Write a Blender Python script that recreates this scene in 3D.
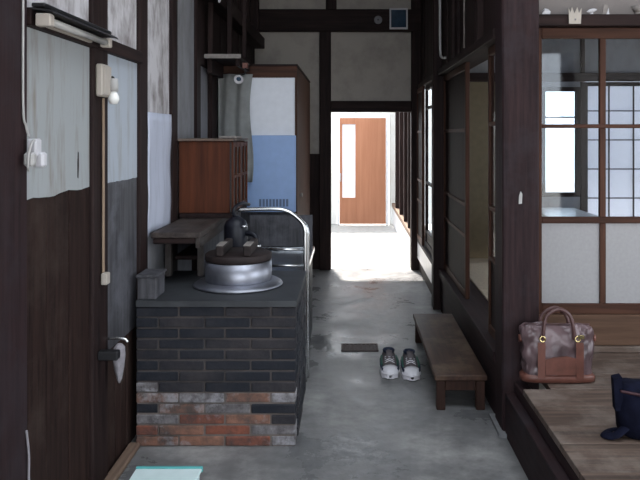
import bpy, bmesh, math, random
from mathutils import Vector, Matrix

# ------------------------------------------------------------------ scene, camera, light
for o in list(bpy.data.objects):
    bpy.data.objects.remove(o)
S = bpy.context.scene
COL = S.collection
EXPOSURE = 2.25
F = 700.0                      # focal length in pixels of the 640 px wide frame
cam = bpy.data.cameras.new('camera')
cam.sensor_width = 36
cam.lens = 36 * F / 640
cam.shift_x = -30 / 640
cam.shift_y = -105 / 640
cam.clip_start = 0.05
camo = bpy.data.objects.new('camera', cam)
camo.location = (0, 0, 1.5)
camo.rotation_euler = (math.pi / 2, 0, 0)
COL.objects.link(camo)
S.camera = camo
S.view_settings.view_transform = 'Standard'
S.view_settings.look = 'None'
S.view_settings.gamma = 1
S.view_settings.use_curve_mapping = False
S.view_settings.exposure = EXPOSURE

W = bpy.data.worlds.new('sky')
S.world = W
W.use_nodes = True
bg = W.node_tree.nodes['Background']
bg.inputs[0].default_value = (0.85, 0.92, 1.0, 1)
bg.inputs[1].default_value = 1.0

sun = bpy.data.lights.new('sun', 'SUN')
sun.energy = 3.0
sun.angle = math.radians(3)
sun.color = (1, 0.94, 0.86)
suno = bpy.data.objects.new('sun', sun)
suno.rotation_euler = (math.radians(-22), math.radians(-5), 0)   # high sun beyond the courtyard
suno.location = (0, 12, 9)
COL.objects.link(suno)

def portal(name, loc, rot, sx, sy):
    l = bpy.data.lights.new(name, 'AREA')
    l.shape = 'RECTANGLE'; l.size = sx; l.size_y = sy
    l.cycles.is_portal = True
    o = bpy.data.objects.new(name, l)
    o.location = loc; o.rotation_euler = rot
    COL.objects.link(o)
portal('street_opening_portal', (0.9, -1.62, 1.3), (math.pi / 2, 0, math.pi), 3.9, 2.6)
portal('skylight_portal', (0.6, 2.0, 4.32), (0, 0, 0), 2.8, 2.4)
portal('courtyard_portal', (0.1, 7.95, 0.9), (math.pi / 2, 0, 0), 0.95, 1.8)
portal('added_room_opening_portal', (3.96, 5.62, 1.15), (0, math.pi / 2, 0), 1.7, 1.45)  # unseen side opening, added to bring daylight into the tatami room
portal('platform_window_portal', (3.06, 2.0, 1.5), (0, math.pi / 2, 0), 1.7, 2.4)

# ------------------------------------------------------------------ materials
def _new(name):
    m = bpy.data.materials.new(name); m.use_nodes = True
    nt = m.node_tree
    return m, nt, nt.nodes['Principled BSDF']

def plain(name, col, rough=0.6, metal=0.0, var=0.12, scale=18.0, bump=0.0, spec=0.5):
    m, nt, b = _new(name)
    tc = nt.nodes.new('ShaderNodeTexCoord')
    n = nt.nodes.new('ShaderNodeTexNoise'); n.inputs['Scale'].default_value = scale; n.inputs['Detail'].default_value = 5
    nt.links.new(tc.outputs['Object'], n.inputs['Vector'])
    r = nt.nodes.new('ShaderNodeValToRGB')
    r.color_ramp.elements[0].position = 0.3; r.color_ramp.elements[1].position = 0.7
    r.color_ramp.elements[0].color = (*[c * (1 - var) for c in col], 1)
    r.color_ramp.elements[1].color = (*[min(1, c * (1 + var)) for c in col], 1)
    nt.links.new(n.outputs['Fac'], r.inputs['Fac'])
    nt.links.new(r.outputs['Color'], b.inputs['Base Color'])
    b.inputs['Roughness'].default_value = rough
    b.inputs['Metallic'].default_value = metal
    b.inputs['Specular IOR Level'].default_value = spec
    if bump:
        bp = nt.nodes.new('ShaderNodeBump'); bp.inputs['Strength'].default_value = bump; bp.inputs['Distance'].default_value = 0.01
        nt.links.new(n.outputs['Fac'], bp.inputs['Height']); nt.links.new(bp.outputs['Normal'], b.inputs['Normal'])
    return m

def wood(name, c1, c2, axis='Z', rough=0.55, grain=22.0, bump=0.25, c3=None, spec=0.4):
    """grain stretched along an axis; c3 = worn tint in large patches"""
    m, nt, b = _new(name)
    tc = nt.nodes.new('ShaderNodeTexCoord')
    oi = nt.nodes.new('ShaderNodeObjectInfo')
    add = nt.nodes.new('ShaderNodeVectorMath'); add.operation = 'ADD'
    nt.links.new(tc.outputs['Object'], add.inputs[0])
    mul = nt.nodes.new('ShaderNodeVectorMath'); mul.operation = 'SCALE'
    comb = nt.nodes.new('ShaderNodeCombineXYZ')
    for i in range(3):
        nt.links.new(oi.outputs['Random'], comb.inputs[i])
    nt.links.new(comb.outputs[0], mul.inputs[0]); mul.inputs['Scale'].default_value = 37.0
    nt.links.new(mul.outputs[0], add.inputs[1])
    mp = nt.nodes.new('ShaderNodeMapping')
    sc = [grain] * 3; sc['XYZ'.index(axis)] = grain * 0.06
    mp.inputs['Scale'].default_value = sc
    nt.links.new(add.outputs[0], mp.inputs['Vector'])
    n = nt.nodes.new('ShaderNodeTexNoise'); n.inputs['Scale'].default_value = 1.6; n.inputs['Detail'].default_value = 6; n.inputs['Roughness'].default_value = 0.65
    nt.links.new(mp.outputs[0], n.inputs['Vector'])
    r = nt.nodes.new('ShaderNodeValToRGB')
    r.color_ramp.elements[0].position = 0.32; r.color_ramp.elements[1].position = 0.72
    r.color_ramp.elements[0].color = (*c1, 1); r.color_ramp.elements[1].color = (*c2, 1)
    nt.links.new(n.outputs['Fac'], r.inputs['Fac'])
    out = r.outputs['Color']
    if c3:
        n2 = nt.nodes.new('ShaderNodeTexNoise'); n2.inputs['Scale'].default_value = 3.2; n2.inputs['Detail'].default_value = 6; n2.inputs['Roughness'].default_value = 0.7
        nt.links.new(add.outputs[0], n2.inputs['Vector'])
        r2 = nt.nodes.new('ShaderNodeValToRGB')
        r2.color_ramp.elements[0].position = 0.48; r2.color_ramp.elements[1].position = 0.72
        r2.color_ramp.elements[0].color = (0, 0, 0, 1); r2.color_ramp.elements[1].color = (0.75, 0.75, 0.75, 1)
        nt.links.new(n2.outputs['Fac'], r2.inputs['Fac'])
        mx = nt.nodes.new('ShaderNodeMix'); mx.data_type = 'RGBA'
        nt.links.new(r2.outputs['Color'], mx.inputs['Factor'])
        nt.links.new(out, mx.inputs['A']); mx.inputs['B'].default_value = (*c3, 1)
        out = mx.outputs['Result']
    nt.links.new(out, b.inputs['Base Color'])
    b.inputs['Roughness'].default_value = rough
    b.inputs['Specular IOR Level'].default_value = spec
    bp = nt.nodes.new('ShaderNodeBump'); bp.inputs['Strength'].default_value = bump; bp.inputs['Distance'].default_value = 0.004
    nt.links.new(n.outputs['Fac'], bp.inputs['Height']); nt.links.new(bp.outputs['Normal'], b.inputs['Normal'])
    return m

def stained(name, col, stain, scale=2.5, rough=0.8, lo=0.45, hi=0.75, stretch=(1, 1, 1), bump=0.15):
    m, nt, b = _new(name)
    tc = nt.nodes.new('ShaderNodeTexCoord')
    mp = nt.nodes.new('ShaderNodeMapping'); mp.inputs['Scale'].default_value = stretch
    geo = nt.nodes.new('ShaderNodeNewGeometry')
    nt.links.new(geo.outputs['Position'], mp.inputs['Vector'])
    n = nt.nodes.new('ShaderNodeTexNoise'); n.inputs['Scale'].default_value = scale; n.inputs['Detail'].default_value = 8; n.inputs['Roughness'].default_value = 0.65
    nt.links.new(mp.outputs[0], n.inputs['Vector'])
    r = nt.nodes.new('ShaderNodeValToRGB')
    r.color_ramp.elements[0].position = lo; r.color_ramp.elements[1].position = hi
    r.color_ramp.elements[0].color = (*col, 1); r.color_ramp.elements[1].color = (*stain, 1)
    nt.links.new(n.outputs['Fac'], r.inputs['Fac']); nt.links.new(r.outputs['Color'], b.inputs['Base Color'])
    b.inputs['Roughness'].default_value = rough
    if bump:
        bp = nt.nodes.new('ShaderNodeBump'); bp.inputs['Strength'].default_value = bump; bp.inputs['Distance'].default_value = 0.01
        nt.links.new(n.outputs['Fac'], bp.inputs['Height']); nt.links.new(bp.outputs['Normal'], b.inputs['Normal'])
    return m

def glass(name, fac=0.10, tint=(0.92, 0.95, 0.96)):
    m = bpy.data.materials.new(name); m.use_nodes = True
    nt = m.node_tree; nt.nodes.clear()
    out = nt.nodes.new('ShaderNodeOutputMaterial')
    t = nt.nodes.new('ShaderNodeBsdfTransparent'); t.inputs[0].default_value = (*tint, 1)
    g = nt.nodes.new('ShaderNodeBsdfGlossy'); g.inputs['Roughness'].default_value = 0.03
    mx = nt.nodes.new('ShaderNodeMixShader'); mx.inputs[0].default_value = fac
    nt.links.new(t.outputs[0], mx.inputs[1]); nt.links.new(g.outputs[0], mx.inputs[2]); nt.links.new(mx.outputs[0], out.inputs[0])
    return m

def paper(name, col, trans=0.5):
    m = bpy.data.materials.new(name); m.use_nodes = True
    nt = m.node_tree; nt.nodes.clear()
    out = nt.nodes.new('ShaderNodeOutputMaterial')
    n = nt.nodes.new('ShaderNodeTexNoise'); n.inputs['Scale'].default_value = 30
    r = nt.nodes.new('ShaderNodeValToRGB')
    r.color_ramp.elements[0].color = (*[c * .9 for c in col], 1); r.color_ramp.elements[1].color = (*col, 1)
    nt.links.new(n.outputs['Fac'], r.inputs['Fac'])
    d = nt.nodes.new('ShaderNodeBsdfDiffuse'); t = nt.nodes.new('ShaderNodeBsdfTranslucent')
    nt.links.new(r.outputs[0], d.inputs[0]); nt.links.new(r.outputs[0], t.inputs[0])
    mx = nt.nodes.new('ShaderNodeMixShader'); mx.inputs[0].default_value = trans
    nt.links.new(d.outputs[0], mx.inputs[1]); nt.links.new(t.outputs[0], mx.inputs[2]); nt.links.new(mx.outputs[0], out.inputs[0])
    return m

DK1, DK2 = (0.010, 0.0060, 0.0062), (0.034, 0.0195, 0.018)
M = {}
for ax in 'XYZ':
    M['dark' + ax] = wood('dark_wood_' + ax, DK1, DK2, ax, rough=0.65, spec=0.15)
    M['post' + ax] = wood('post_wood_' + ax, (0.015, 0.0085, 0.010), (0.042, 0.023, 0.024), ax, rough=0.65, spec=0.15, c3=(0.036, 0.029, 0.034))
    M['red' + ax] = wood('red_brown_wood_' + ax, (0.036, 0.0145, 0.009), (0.095, 0.040, 0.024), ax, rough=0.6, spec=0.2)
    M['worn' + ax] = wood('worn_plank_wood_' + ax, (0.050, 0.036, 0.030), (0.16, 0.112, 0.088), ax, rough=0.55, c3=(0.27, 0.225, 0.195), spec=0.25)
M['counter_long'] = wood('smoked_counter_wood_long', (0.026, 0.020, 0.019), (0.080, 0.062, 0.055), 'Y', rough=0.6, c3=(0.12, 0.11, 0.105), spec=0.25)
M['counter_upright'] = wood('smoked_counter_wood_upright', (0.026, 0.020, 0.019), (0.080, 0.062, 0.055), 'Z', rough=0.6, c3=(0.12, 0.11, 0.105), spec=0.25)
M['sidewood'] = wood('skirting_wood', (0.080, 0.044, 0.028), (0.15, 0.085, 0.055), 'X', rough=0.6, spec=0.2)
M['board'] = wood('weathered_board_wood', (0.0115, 0.0058, 0.0052), (0.040, 0.0215, 0.0175), 'Z', rough=0.75, c3=(0.058, 0.041, 0.034), grain=26, spec=0.15)
M['greyboard'] = wood('smoked_grey_board', (0.035, 0.034, 0.039), (0.11, 0.108, 0.118), 'Z', rough=0.55, c3=(0.17, 0.17, 0.195), spec=0.25)
M['bench'] = wood('bench_wood', (0.030, 0.014, 0.0095), (0.085, 0.043, 0.027), 'Y', rough=0.5, c3=(0.22, 0.155, 0.105), spec=0.3)
M['benchleg'] = wood('bench_leg_wood', (0.024, 0.011, 0.008), (0.060, 0.028, 0.02), 'Z', rough=0.6, spec=0.2)
M['cab'] = wood('cabinet_wood', (0.046, 0.0125, 0.0055), (0.115, 0.033, 0.0135), 'Z', rough=0.6, grain=14, spec=0.2)
M['pale'] = wood('pale_timber', (0.14, 0.09, 0.065), (0.26, 0.18, 0.13), 'Y', rough=0.7)
M['palez'] = wood('pale_batten', (0.22, 0.15, 0.10), (0.38, 0.28, 0.20), 'Z', rough=0.7)
M['fardoor'] = wood('varnished_door_wood', (0.36, 0.155, 0.088), (0.45, 0.21, 0.125), 'Z', rough=0.55, grain=10, bump=0.05, spec=0.2)
M['plaster'] = stained('warm_grey_plaster', (0.42, 0.38, 0.34), (0.28, 0.25, 0.225), 3.0)
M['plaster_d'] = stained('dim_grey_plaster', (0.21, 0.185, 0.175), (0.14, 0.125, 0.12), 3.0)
M['plaster_l'] = stained('mottled_pale_plaster', (0.56, 0.54, 0.56), (0.17, 0.145, 0.14), 7.0, lo=0.44, hi=0.70, stretch=(1, 1.3, 0.6))
M['plaster_g'] = stained('grey_plaster', (0.26, 0.26, 0.28), (0.15, 0.145, 0.15), 5.0, stretch=(1, 1, 0.5))
M['sheet'] = stained('painted_board', (0.43, 0.47, 0.53), (0.28, 0.26, 0.24), 4.0, rough=0.6, lo=0.5, hi=0.82, stretch=(1.5, 5.0, 0.6), bump=0.03)
M['sheet1'] = stained('aged_grey_board', (0.37, 0.39, 0.40), (0.22, 0.18, 0.14), 4.0, rough=0.6, lo=0.5, hi=0.80, stretch=(1.5, 5.0, 0.7), bump=0.03)
M['sheet2'] = stained('bluish_paper', (0.52, 0.55, 0.66), (0.36, 0.38, 0.46), 6.0, rough=0.7, lo=0.5, hi=0.8, stretch=(2, 3, 0.4), bump=0.2)
M['white_panel'] = plain('white_board', (0.80, 0.82, 0.88), 0.55, var=0.03)
M['blue_panel'] = plain('light_blue_board', (0.31, 0.45, 0.74), 0.5, var=0.04)
def brick_mat(name, col, grime, amt, rough=0.8, lime=0.0):
    """brick colour with grime (and flecks of lime) in noise-shaped patches that cross the joints"""
    m, nt, b = _new(name)
    geo = nt.nodes.new('ShaderNodeNewGeometry')
    def noise(sc, det=7):
        n = nt.nodes.new('ShaderNodeTexNoise'); n.inputs['Scale'].default_value = sc; n.inputs['Detail'].default_value = det; n.inputs['Roughness'].default_value = .7
        nt.links.new(geo.outputs['Position'], n.inputs['Vector']); return n
    def ramp(n, lo, hi, top):
        r = nt.nodes.new('ShaderNodeValToRGB'); r.color_ramp.elements[0].position = lo; r.color_ramp.elements[1].position = hi
        r.color_ramp.elements[0].color = (0, 0, 0, 1); r.color_ramp.elements[1].color = (top, top, top, 1)
        nt.links.new(n.outputs['Fac'], r.inputs['Fac']); return r
    def mixc(f, a, bcol):
        x = nt.nodes.new('ShaderNodeMix'); x.data_type = 'RGBA'
        nt.links.new(f.outputs['Color'], x.inputs['Factor']); x.inputs['B'].default_value = (*bcol, 1)
        if isinstance(a, tuple): x.inputs['A'].default_value = (*a, 1)
        else: nt.links.new(a, x.inputs['A'])
        return x.outputs['Result']
    n1 = noise(9); n2 = noise(38); n3 = noise(6.3)
    c = mixc(ramp(n2, .35, .75, .6), col, tuple(min(1, v * 1.7) for v in col))
    c = mixc(ramp(n1, .45 - amt * .2, .68 - amt * .2, .9), c, grime)
    if lime: c = mixc(ramp(n3, .53, .66, lime), c, (.38, .37, .39))
    nt.links.new(c, b.inputs['Base Color']); b.inputs['Roughness'].default_value = rough; b.inputs['Specular IOR Level'].default_value = .3
    bp = nt.nodes.new('ShaderNodeBump'); bp.inputs['Strength'].default_value = .6; bp.inputs['Distance'].default_value = .006
    nt.links.new(n2.outputs['Fac'], bp.inputs['Height']); nt.links.new(bp.outputs['Normal'], b.inputs['Normal'])
    return m
M['ventgrey'] = plain('shaded_blue_paint', (0.12, 0.17, 0.28), 0.6, var=0.05)
M['soot'] = brick_mat('sooty_brick', (0.009, 0.011, 0.017), (0.024, 0.024, 0.030), .1, .6)
M['soot2'] = brick_mat('smoked_brick', (0.032, 0.028, 0.031), (0.013, 0.014, 0.020), .3, .6)
M['brickr'] = brick_mat('red_brick', (0.20, 0.070, 0.045), (0.055, 0.045, 0.045), .15, .9, .5)
M['bricko'] = brick_mat('pale_orange_brick', (0.23, 0.115, 0.080), (0.070, 0.060, 0.058), .2, .9, .7)
M['brickw'] = brick_mat('limewashed_brick', (0.20, 0.185, 0.19), (0.075, 0.066, 0.068), .35, .9, .8)
M['mortar'] = stained('sooty_mortar', (0.085, 0.070, 0.066), (0.030, 0.027, 0.029), 9)
M['mortar2'] = stained('pale_mortar', (0.17, 0.14, 0.125), (0.07, 0.06, 0.055), 9)
M['slab'] = stained('smoked_stove_top', (0.040, 0.043, 0.048), (0.020, 0.021, 0.025), 7, rough=0.6)
M['alu'] = plain('dull_aluminium', (0.36, 0.37, 0.42), 0.45, metal=1.0, var=0.08, scale=30)
M['steel'] = plain('stainless_steel', (0.55, 0.57, 0.60), 0.25, metal=1.0, var=0.05)
M['chrome'] = plain('chromed_tube', (0.75, 0.76, 0.76), 0.22, metal=1.0, var=0.03)
M['lid'] = wood('old_lid_wood', (0.010, 0.0062, 0.0062), (0.030, 0.018, 0.017), 'X', rough=0.7)
M['lidend'] = wood('pale_worn_wood', (0.18, 0.16, 0.15), (0.30, 0.27, 0.25), 'Y', rough=0.8)
M['iron'] = plain('dark_iron', (0.008, 0.009, 0.016), 0.45, metal=0.1, var=0.3)
M['white'] = plain('white_plastic', (0.58, 0.57, 0.60), 0.4, var=0.04)
M['beige'] = plain('beige_plastic', (0.46, 0.41, 0.36), 0.5, var=0.06)
M['cord'] = plain('grey_cord', (0.42, 0.41, 0.40), 0.6, var=0.08)
M['black'] = plain('black_paint', (0.012, 0.012, 0.014), 0.45, var=0.2)
M['tube'] = plain('unlit_fluorescent_tube', (0.45, 0.44, 0.42), 0.25, var=0.02)
M['bulb'] = plain('white_glass_bulb', (0.90, 0.89, 0.86), 0.1, var=0.02)
M['cyan'] = plain('pale_cyan_plastic', (0.80, 0.97, 0.97), 0.35, var=0.05)
M['teal'] = plain('teal_plastic', (0.10, 0.42, 0.42), 0.35, var=0.08)
M['rag'] = plain('grey_rag', (0.27, 0.25, 0.27), 0.9, var=0.2, scale=40)
M['cloth'] = plain('grey_hanging_sheet', (0.27, 0.275, 0.27), 0.9, var=0.15, scale=12)
M['bag'] = plain('pinkish_bronze_leather', (0.120, 0.078, 0.083), 0.30, metal=0.1, var=0.45, scale=9, bump=0.6)
M['bagtan'] = plain('tan_leather', (0.135, 0.050, 0.036), 0.42, var=0.25, scale=20)
M['bagdk'] = plain('brown_leather', (0.085, 0.038, 0.036), 0.4, var=0.2)
M['brass'] = plain('brass', (0.75, 0.60, 0.30), 0.25, metal=1.0)
M['navy'] = plain('navy_nylon', (0.006, 0.007, 0.018), 0.85, var=0.3, scale=25, bump=0.3, spec=0.1)
M['navyred'] = plain('dark_red_trim', (0.035, 0.007, 0.012), 0.6)
M['shoe'] = plain('grey_sneaker_fabric', (0.10, 0.085, 0.09), 0.7, var=0.2, scale=40)
M['shoew'] = plain('white_rubber', (0.78, 0.76, 0.80), 0.5, var=0.05)
M['shoed'] = plain('navy_stripe', (0.015, 0.022, 0.05), 0.6)
M['shoeg'] = plain('dark_green_stripe', (0.03, 0.10, 0.075), 0.6)
M['rust'] = plain('rusty_iron', (0.060, 0.040, 0.036), 0.7, var=0.3)
M['glass'] = glass('window_glass', 0.08)
M['glass_d'] = glass('door_glass', 0.045, (0.80, 0.84, 0.88))
M['shoji'] = paper('shoji_paper', (0.80, 0.80, 0.84), 0.5)
M['frost'] = plain('frosted_panel', (0.34, 0.33, 0.335), 0.45, var=0.05, scale=60)
M['tatami'] = plain('tatami', (0.66, 0.55, 0.42), 0.7, var=0.12, scale=60)
M['olive'] = plain('olive_fusuma', (0.135, 0.105, 0.06), 0.7, var=0.1)
M['whitewall'] = stained('white_courtyard_wall', (0.80, 0.80, 0.78), (0.70, 0.68, 0.64), 3)
M['whitepaint'] = plain('white_painted_board', (0.70, 0.71, 0.74), 0.3, var=0.08)
M['gravel'] = stained('pale_gravel', (0.45, 0.44, 0.42), (0.30, 0.29, 0.28), 12)
M['stone'] = stained('foot_stone', (0.24, 0.24, 0.25), (0.15, 0.15, 0.15), 10)
M['mountbl'] = plain('dark_blue_glass', (0.03, 0.06, 0.10), 0.1, var=0.2)

def concrete():
    m, nt, b = _new('worn_concrete')
    geo = nt.nodes.new('ShaderNodeNewGeometry')
    n = nt.nodes.new('ShaderNodeTexNoise'); n.inputs['Scale'].default_value = 1.7; n.inputs['Detail'].default_value = 9; n.inputs['Roughness'].default_value = 0.68
    n2 = nt.nodes.new('ShaderNodeTexNoise'); n2.inputs['Scale'].default_value = 14; n2.inputs['Detail'].default_value = 6
    nt.links.new(geo.outputs['Position'], n.inputs['Vector']); nt.links.new(geo.outputs['Position'], n2.inputs['Vector'])
    r = nt.nodes.new('ShaderNodeValToRGB')
    e = r.color_ramp.elements
    e[0].position = 0.30; e[0].color = (0.13, 0.132, 0.138, 1)
    e[1].position = 0.72; e[1].color = (0.50, 0.49, 0.475, 1)
    x = e.new(0.5); x.color = (0.215, 0.213, 0.214, 1)
    nt.links.new(n.outputs['Fac'], r.inputs['Fac'])
    mx = nt.nodes.new('ShaderNodeMix'); mx.data_type = 'RGBA'; mx.blend_type = 'MULTIPLY'; mx.inputs['Factor'].default_value = 0.5
    r2 = nt.nodes.new('ShaderNodeValToRGB'); r2.color_ramp.elements[0].position = .35; r2.color_ramp.elements[1].position = .65
    r2.color_ramp.elements[0].color = (.6, .6, .6, 1)
    nt.links.new(n2.outputs['Fac'], r2.inputs['Fac'])
    nt.links.new(r.outputs['Color'], mx.inputs['A']); nt.links.new(r2.outputs['Color'], mx.inputs['B'])
    nt.links.new(mx.outputs['Result'], b.inputs['Base Color'])
    rr = nt.nodes.new('ShaderNodeMapRange')
    rr.inputs['From Min'].default_value = .35; rr.inputs['From Max'].default_value = .65
    rr.inputs['To Min'].default_value = .16; rr.inputs['To Max'].default_value = .62
    nt.links.new(n.outputs['Fac'], rr.inputs['Value']); nt.links.new(rr.outputs[0], b.inputs['Roughness'])
    b.inputs['Specular IOR Level'].default_value = .22
    bp = nt.nodes.new('ShaderNodeBump'); bp.inputs['Strength'].default_value = .25; bp.inputs['Distance'].default_value = .012
    nt.links.new(n2.outputs['Fac'], bp.inputs['Height']); nt.links.new(bp.outputs['Normal'], b.inputs['Normal'])
    return m
M['concrete'] = concrete()

# ------------------------------------------------------------------ builders
ORG = {}
def org(o):
    return ORG.get(o.name, Vector((0, 0, 0))) if o else Vector((0, 0, 0))

def link(name, me, mat, parent=None, at=(0, 0, 0)):
    """mesh object at `at` in its thing's frame (world for the setting)"""
    o = bpy.data.objects.new(name, me); COL.objects.link(o)
    if mat is not None and not me.materials:
        me.materials.append(M[mat])
    at = Vector(at)
    if parent:
        o.parent = parent
        o.location = at - org(parent)
    else:
        o.location = at
    ORG[o.name] = at
    return o

def tag(o, label=None, cat=None, group=None, kind=None):
    if label: o['label'] = label
    if cat: o['category'] = cat
    if group: o['group'] = group
    if kind: o['kind'] = kind
    return o

def thing(name, loc, label, cat, rotz=0, group=None, kind=None):
    o = bpy.data.objects.new(name, None); COL.objects.link(o)
    o.empty_display_size = 0.1
    o.location = loc; o.rotation_euler = (0, 0, rotz)
    ORG[o.name] = Vector((0, 0, 0))
    return tag(o, label, cat, group, kind)

def setting(name, label):
    o = bpy.data.objects.new(name, None); COL.objects.link(o)
    ORG[o.name] = Vector((0, 0, 0))
    return tag(o, label, None, None, 'structure')

def finish(bm, name, smooth=False):
    bmesh.ops.recalc_face_normals(bm, faces=bm.faces)
    if smooth:
        for f in bm.faces: f.smooth = True
    me = bpy.data.meshes.new(name); bm.to_mesh(me); bm.free()
    return me

BOXES = {}
def box_mesh(sx, sy, sz, mat, bev):
    k = (round(sx, 4), round(sy, 4), round(sz, 4), mat, bev)
    if k in BOXES: return BOXES[k]
    bm = bmesh.new()
    bmesh.ops.create_cube(bm, size=1)
    bmesh.ops.scale(bm, vec=(sx, sy, sz), verts=bm.verts)
    if bev:
        bmesh.ops.bevel(bm, geom=list(bm.edges), offset=min(bev, 0.3 * min(sx, sy, sz)), segments=1, affect='EDGES')
    BOXES[k] = finish(bm, 'box'); BOXES[k].materials.append(M[mat])
    return BOXES[k]

def box(name, x0, x1, y0, y1, z0, z1, mat, parent=None, bev=0.003):
    me = box_mesh(x1 - x0, y1 - y0, z1 - z0, mat, bev)
    return link(name, me, None, parent, ((x0 + x1) / 2, (y0 + y1) / 2, (z0 + z1) / 2))

def lathe(name, prof, mat, parent, at=(0, 0, 0), n=40, smooth=True, rot=None):
    bm = bmesh.new(); rings = []
    for r, z in prof:
        if r < 1e-5:
            rings.append([bm.verts.new((0, 0, z))])
        else:
            rings.append([bm.verts.new((r * math.cos(2 * math.pi * i / n), r * math.sin(2 * math.pi * i / n), z)) for i in range(n)])
    for a, b in zip(rings, rings[1:]):
        for i in range(n):
            j = (i + 1) % n
            if len(a) == 1 and len(b) == 1: continue
            if len(a) == 1: bm.faces.new((a[0], b[i], b[j]))
            elif len(b) == 1: bm.faces.new((a[i], a[j], b[0]))
            else: bm.faces.new((a[i], a[j], b[j], b[i]))
    if rot is not None: bmesh.ops.transform(bm, matrix=rot, verts=bm.verts)
    o = link(name, finish(bm, name, smooth), mat, parent, at)
    return o

def spline(pts, per=8):
    P = [Vector(p) for p in pts]
    if len(P) < 3: return P
    out = []
    for i in range(len(P) - 1):
        p0 = P[max(0, i - 1)]; p1 = P[i]; p2 = P[i + 1]; p3 = P[min(len(P) - 1, i + 2)]
        for k in range(per):
            t = k / per
            out.append(0.5 * ((2 * p1) + (p2 - p0) * t + (2 * p0 - 5 * p1 + 4 * p2 - p3) * t * t + (3 * p1 - p0 - 3 * p2 + p3) * t ** 3))
    out.append(P[-1])
    return out

def tube(name, pts, r, mat, parent=None, n=8, smooth=True, per=6, flat=None):
    pts = spline(pts, per) if per else [Vector(p) for p in pts]
    c = sum(pts, Vector()) / len(pts)
    bm = bmesh.new(); rings = []
    up = None
    for i, p in enumerate(pts):
        t = (pts[min(i + 1, len(pts) - 1)] - pts[max(i - 1, 0)]).normalized()
        if up is None:
            up = Vector((0, 0, 1)) if abs(t.z) < 0.9 else Vector((0, 1, 0))
        s = t.cross(up).normalized(); up = s.cross(t).normalized()
        ra, rb = (r, r) if not flat else flat
        rings.append([bm.verts.new(p - c + s * ra * math.cos(2 * math.pi * k / n) + up * rb * math.sin(2 * math.pi * k / n)) for k in range(n)])
    for a, b in zip(rings, rings[1:]):
        for k in range(n):
            j = (k + 1) % n
            bm.faces.new((a[k], a[j], b[j], b[k]))
    bm.faces.new(rings[0]); bm.faces.new(list(reversed(rings[-1])))
    return link(name, finish(bm, name, smooth), mat, parent, c)

def loft(name, rings, mat, parent=None, at=(0, 0, 0), cap=True, smooth=True, sub=0):
    bm = bmesh.new(); R = [[bm.verts.new(p) for p in ring] for ring in rings]
    n = len(R[0])
    for a, b in zip(R, R[1:]):
        for k in range(n):
            j = (k + 1) % n
            bm.faces.new((a[k], a[j], b[j], b[k]))
    if cap:
        bm.faces.new(R[0]); bm.faces.new(list(reversed(R[-1])))
    me = finish(bm, name, smooth)
    o = link(name, me, mat, parent, at)
    if sub:
        md = o.modifiers.new('sub', 'SUBSURF'); md.levels = sub; md.render_levels = sub
    return o

def prism(name, poly, d, mat, parent=None, at=(0, 0, 0), axis='Y', smooth=False):
    """2-D outline extruded by d; axis Y: poly in (x, z); X: poly in (y, z); Z: poly in (x, y)"""
    def P(u, v, w):
        return {'Y': (u, w, v), 'X': (w, u, v), 'Z': (u, v, w)}[axis]
    bm = bmesh.new()
    a = [bm.verts.new(P(u, v, 0)) for u, v in poly]; b = [bm.verts.new(P(u, v, d)) for u, v in poly]
    n = len(poly)
    for i in range(n): bm.faces.new((a[i], a[(i + 1) % n], b[(i + 1) % n], b[i]))
    bm.faces.new(list(reversed(a))); bm.faces.new(b)
    return link(name, finish(bm, name, smooth), mat, parent, at)

def sheet(name, fn, nu, nv, thick, mat, parent=None, at=(0, 0, 0)):
    """grid surface fn(u, v) -> (x, y, z), given thickness"""
    bm = bmesh.new()
    g = [[bm.verts.new(fn(i / nu, j / nv)) for j in range(nv + 1)] for i in range(nu + 1)]
    for i in range(nu):
        for j in range(nv):
            bm.faces.new((g[i][j], g[i + 1][j], g[i + 1][j + 1], g[i][j + 1]))
    o = link(name, finish(bm, name, True), mat, parent, at)
    md = o.modifiers.new('thick', 'SOLIDIFY'); md.thickness = thick; md.offset = 0
    return o

rnd = random.Random(7)

# ------------------------------------------------------------------ the setting
# floor of the earthen passage, from the street door to the courtyard
fl = tag(box('floor', -1.2, 0.80, -1.6, 7.86, -0.05, 0.0, 'concrete', bev=0), 'worn grey concrete passage floor', None, None, 'structure')
cf = tag(box('floor_courtyard', -1.75, 0.80, 7.86, 12.3, -0.06, -0.012, 'gravel', bev=0), 'sunlit pale courtyard paving', None, None, 'structure')
tag(box('ground', -15, 16, -15, 25, -0.16, -0.10, 'gravel', bev=0), 'pale ground around the house', None, None, 'structure')

# left wall
wl = tag(box('wall_left', -1.20, -1.085, -1.6, 7.86, 0, 4.3, 'plaster_g', bev=0), 'left wall of dark posts, boards and pale panels', None, None, 'structure')
def lpost(y0, y1, mat='darkZ', xf=-1.05, z1=4.3):
    return box('post', -1.10, xf, y0, y1, 0, z1, mat, wl, 0.006)
lpost(1.98, 2.27, 'postZ', -1.045); lpost(2.86, 3.04); lpost(3.5, 3.64); lpost(4.14, 4.27); lpost(4.80, 4.93); lpost(5.33, 5.52)
lpost(0.2, 0.4)
box('beam', -1.10, -1.035, 0.4, 1.98, 1.857, 1.915, 'darkY', wl)
box('beam', -1.10, -1.035, 2.27, 3.5, 1.857, 1.915, 'darkY', wl)
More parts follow.
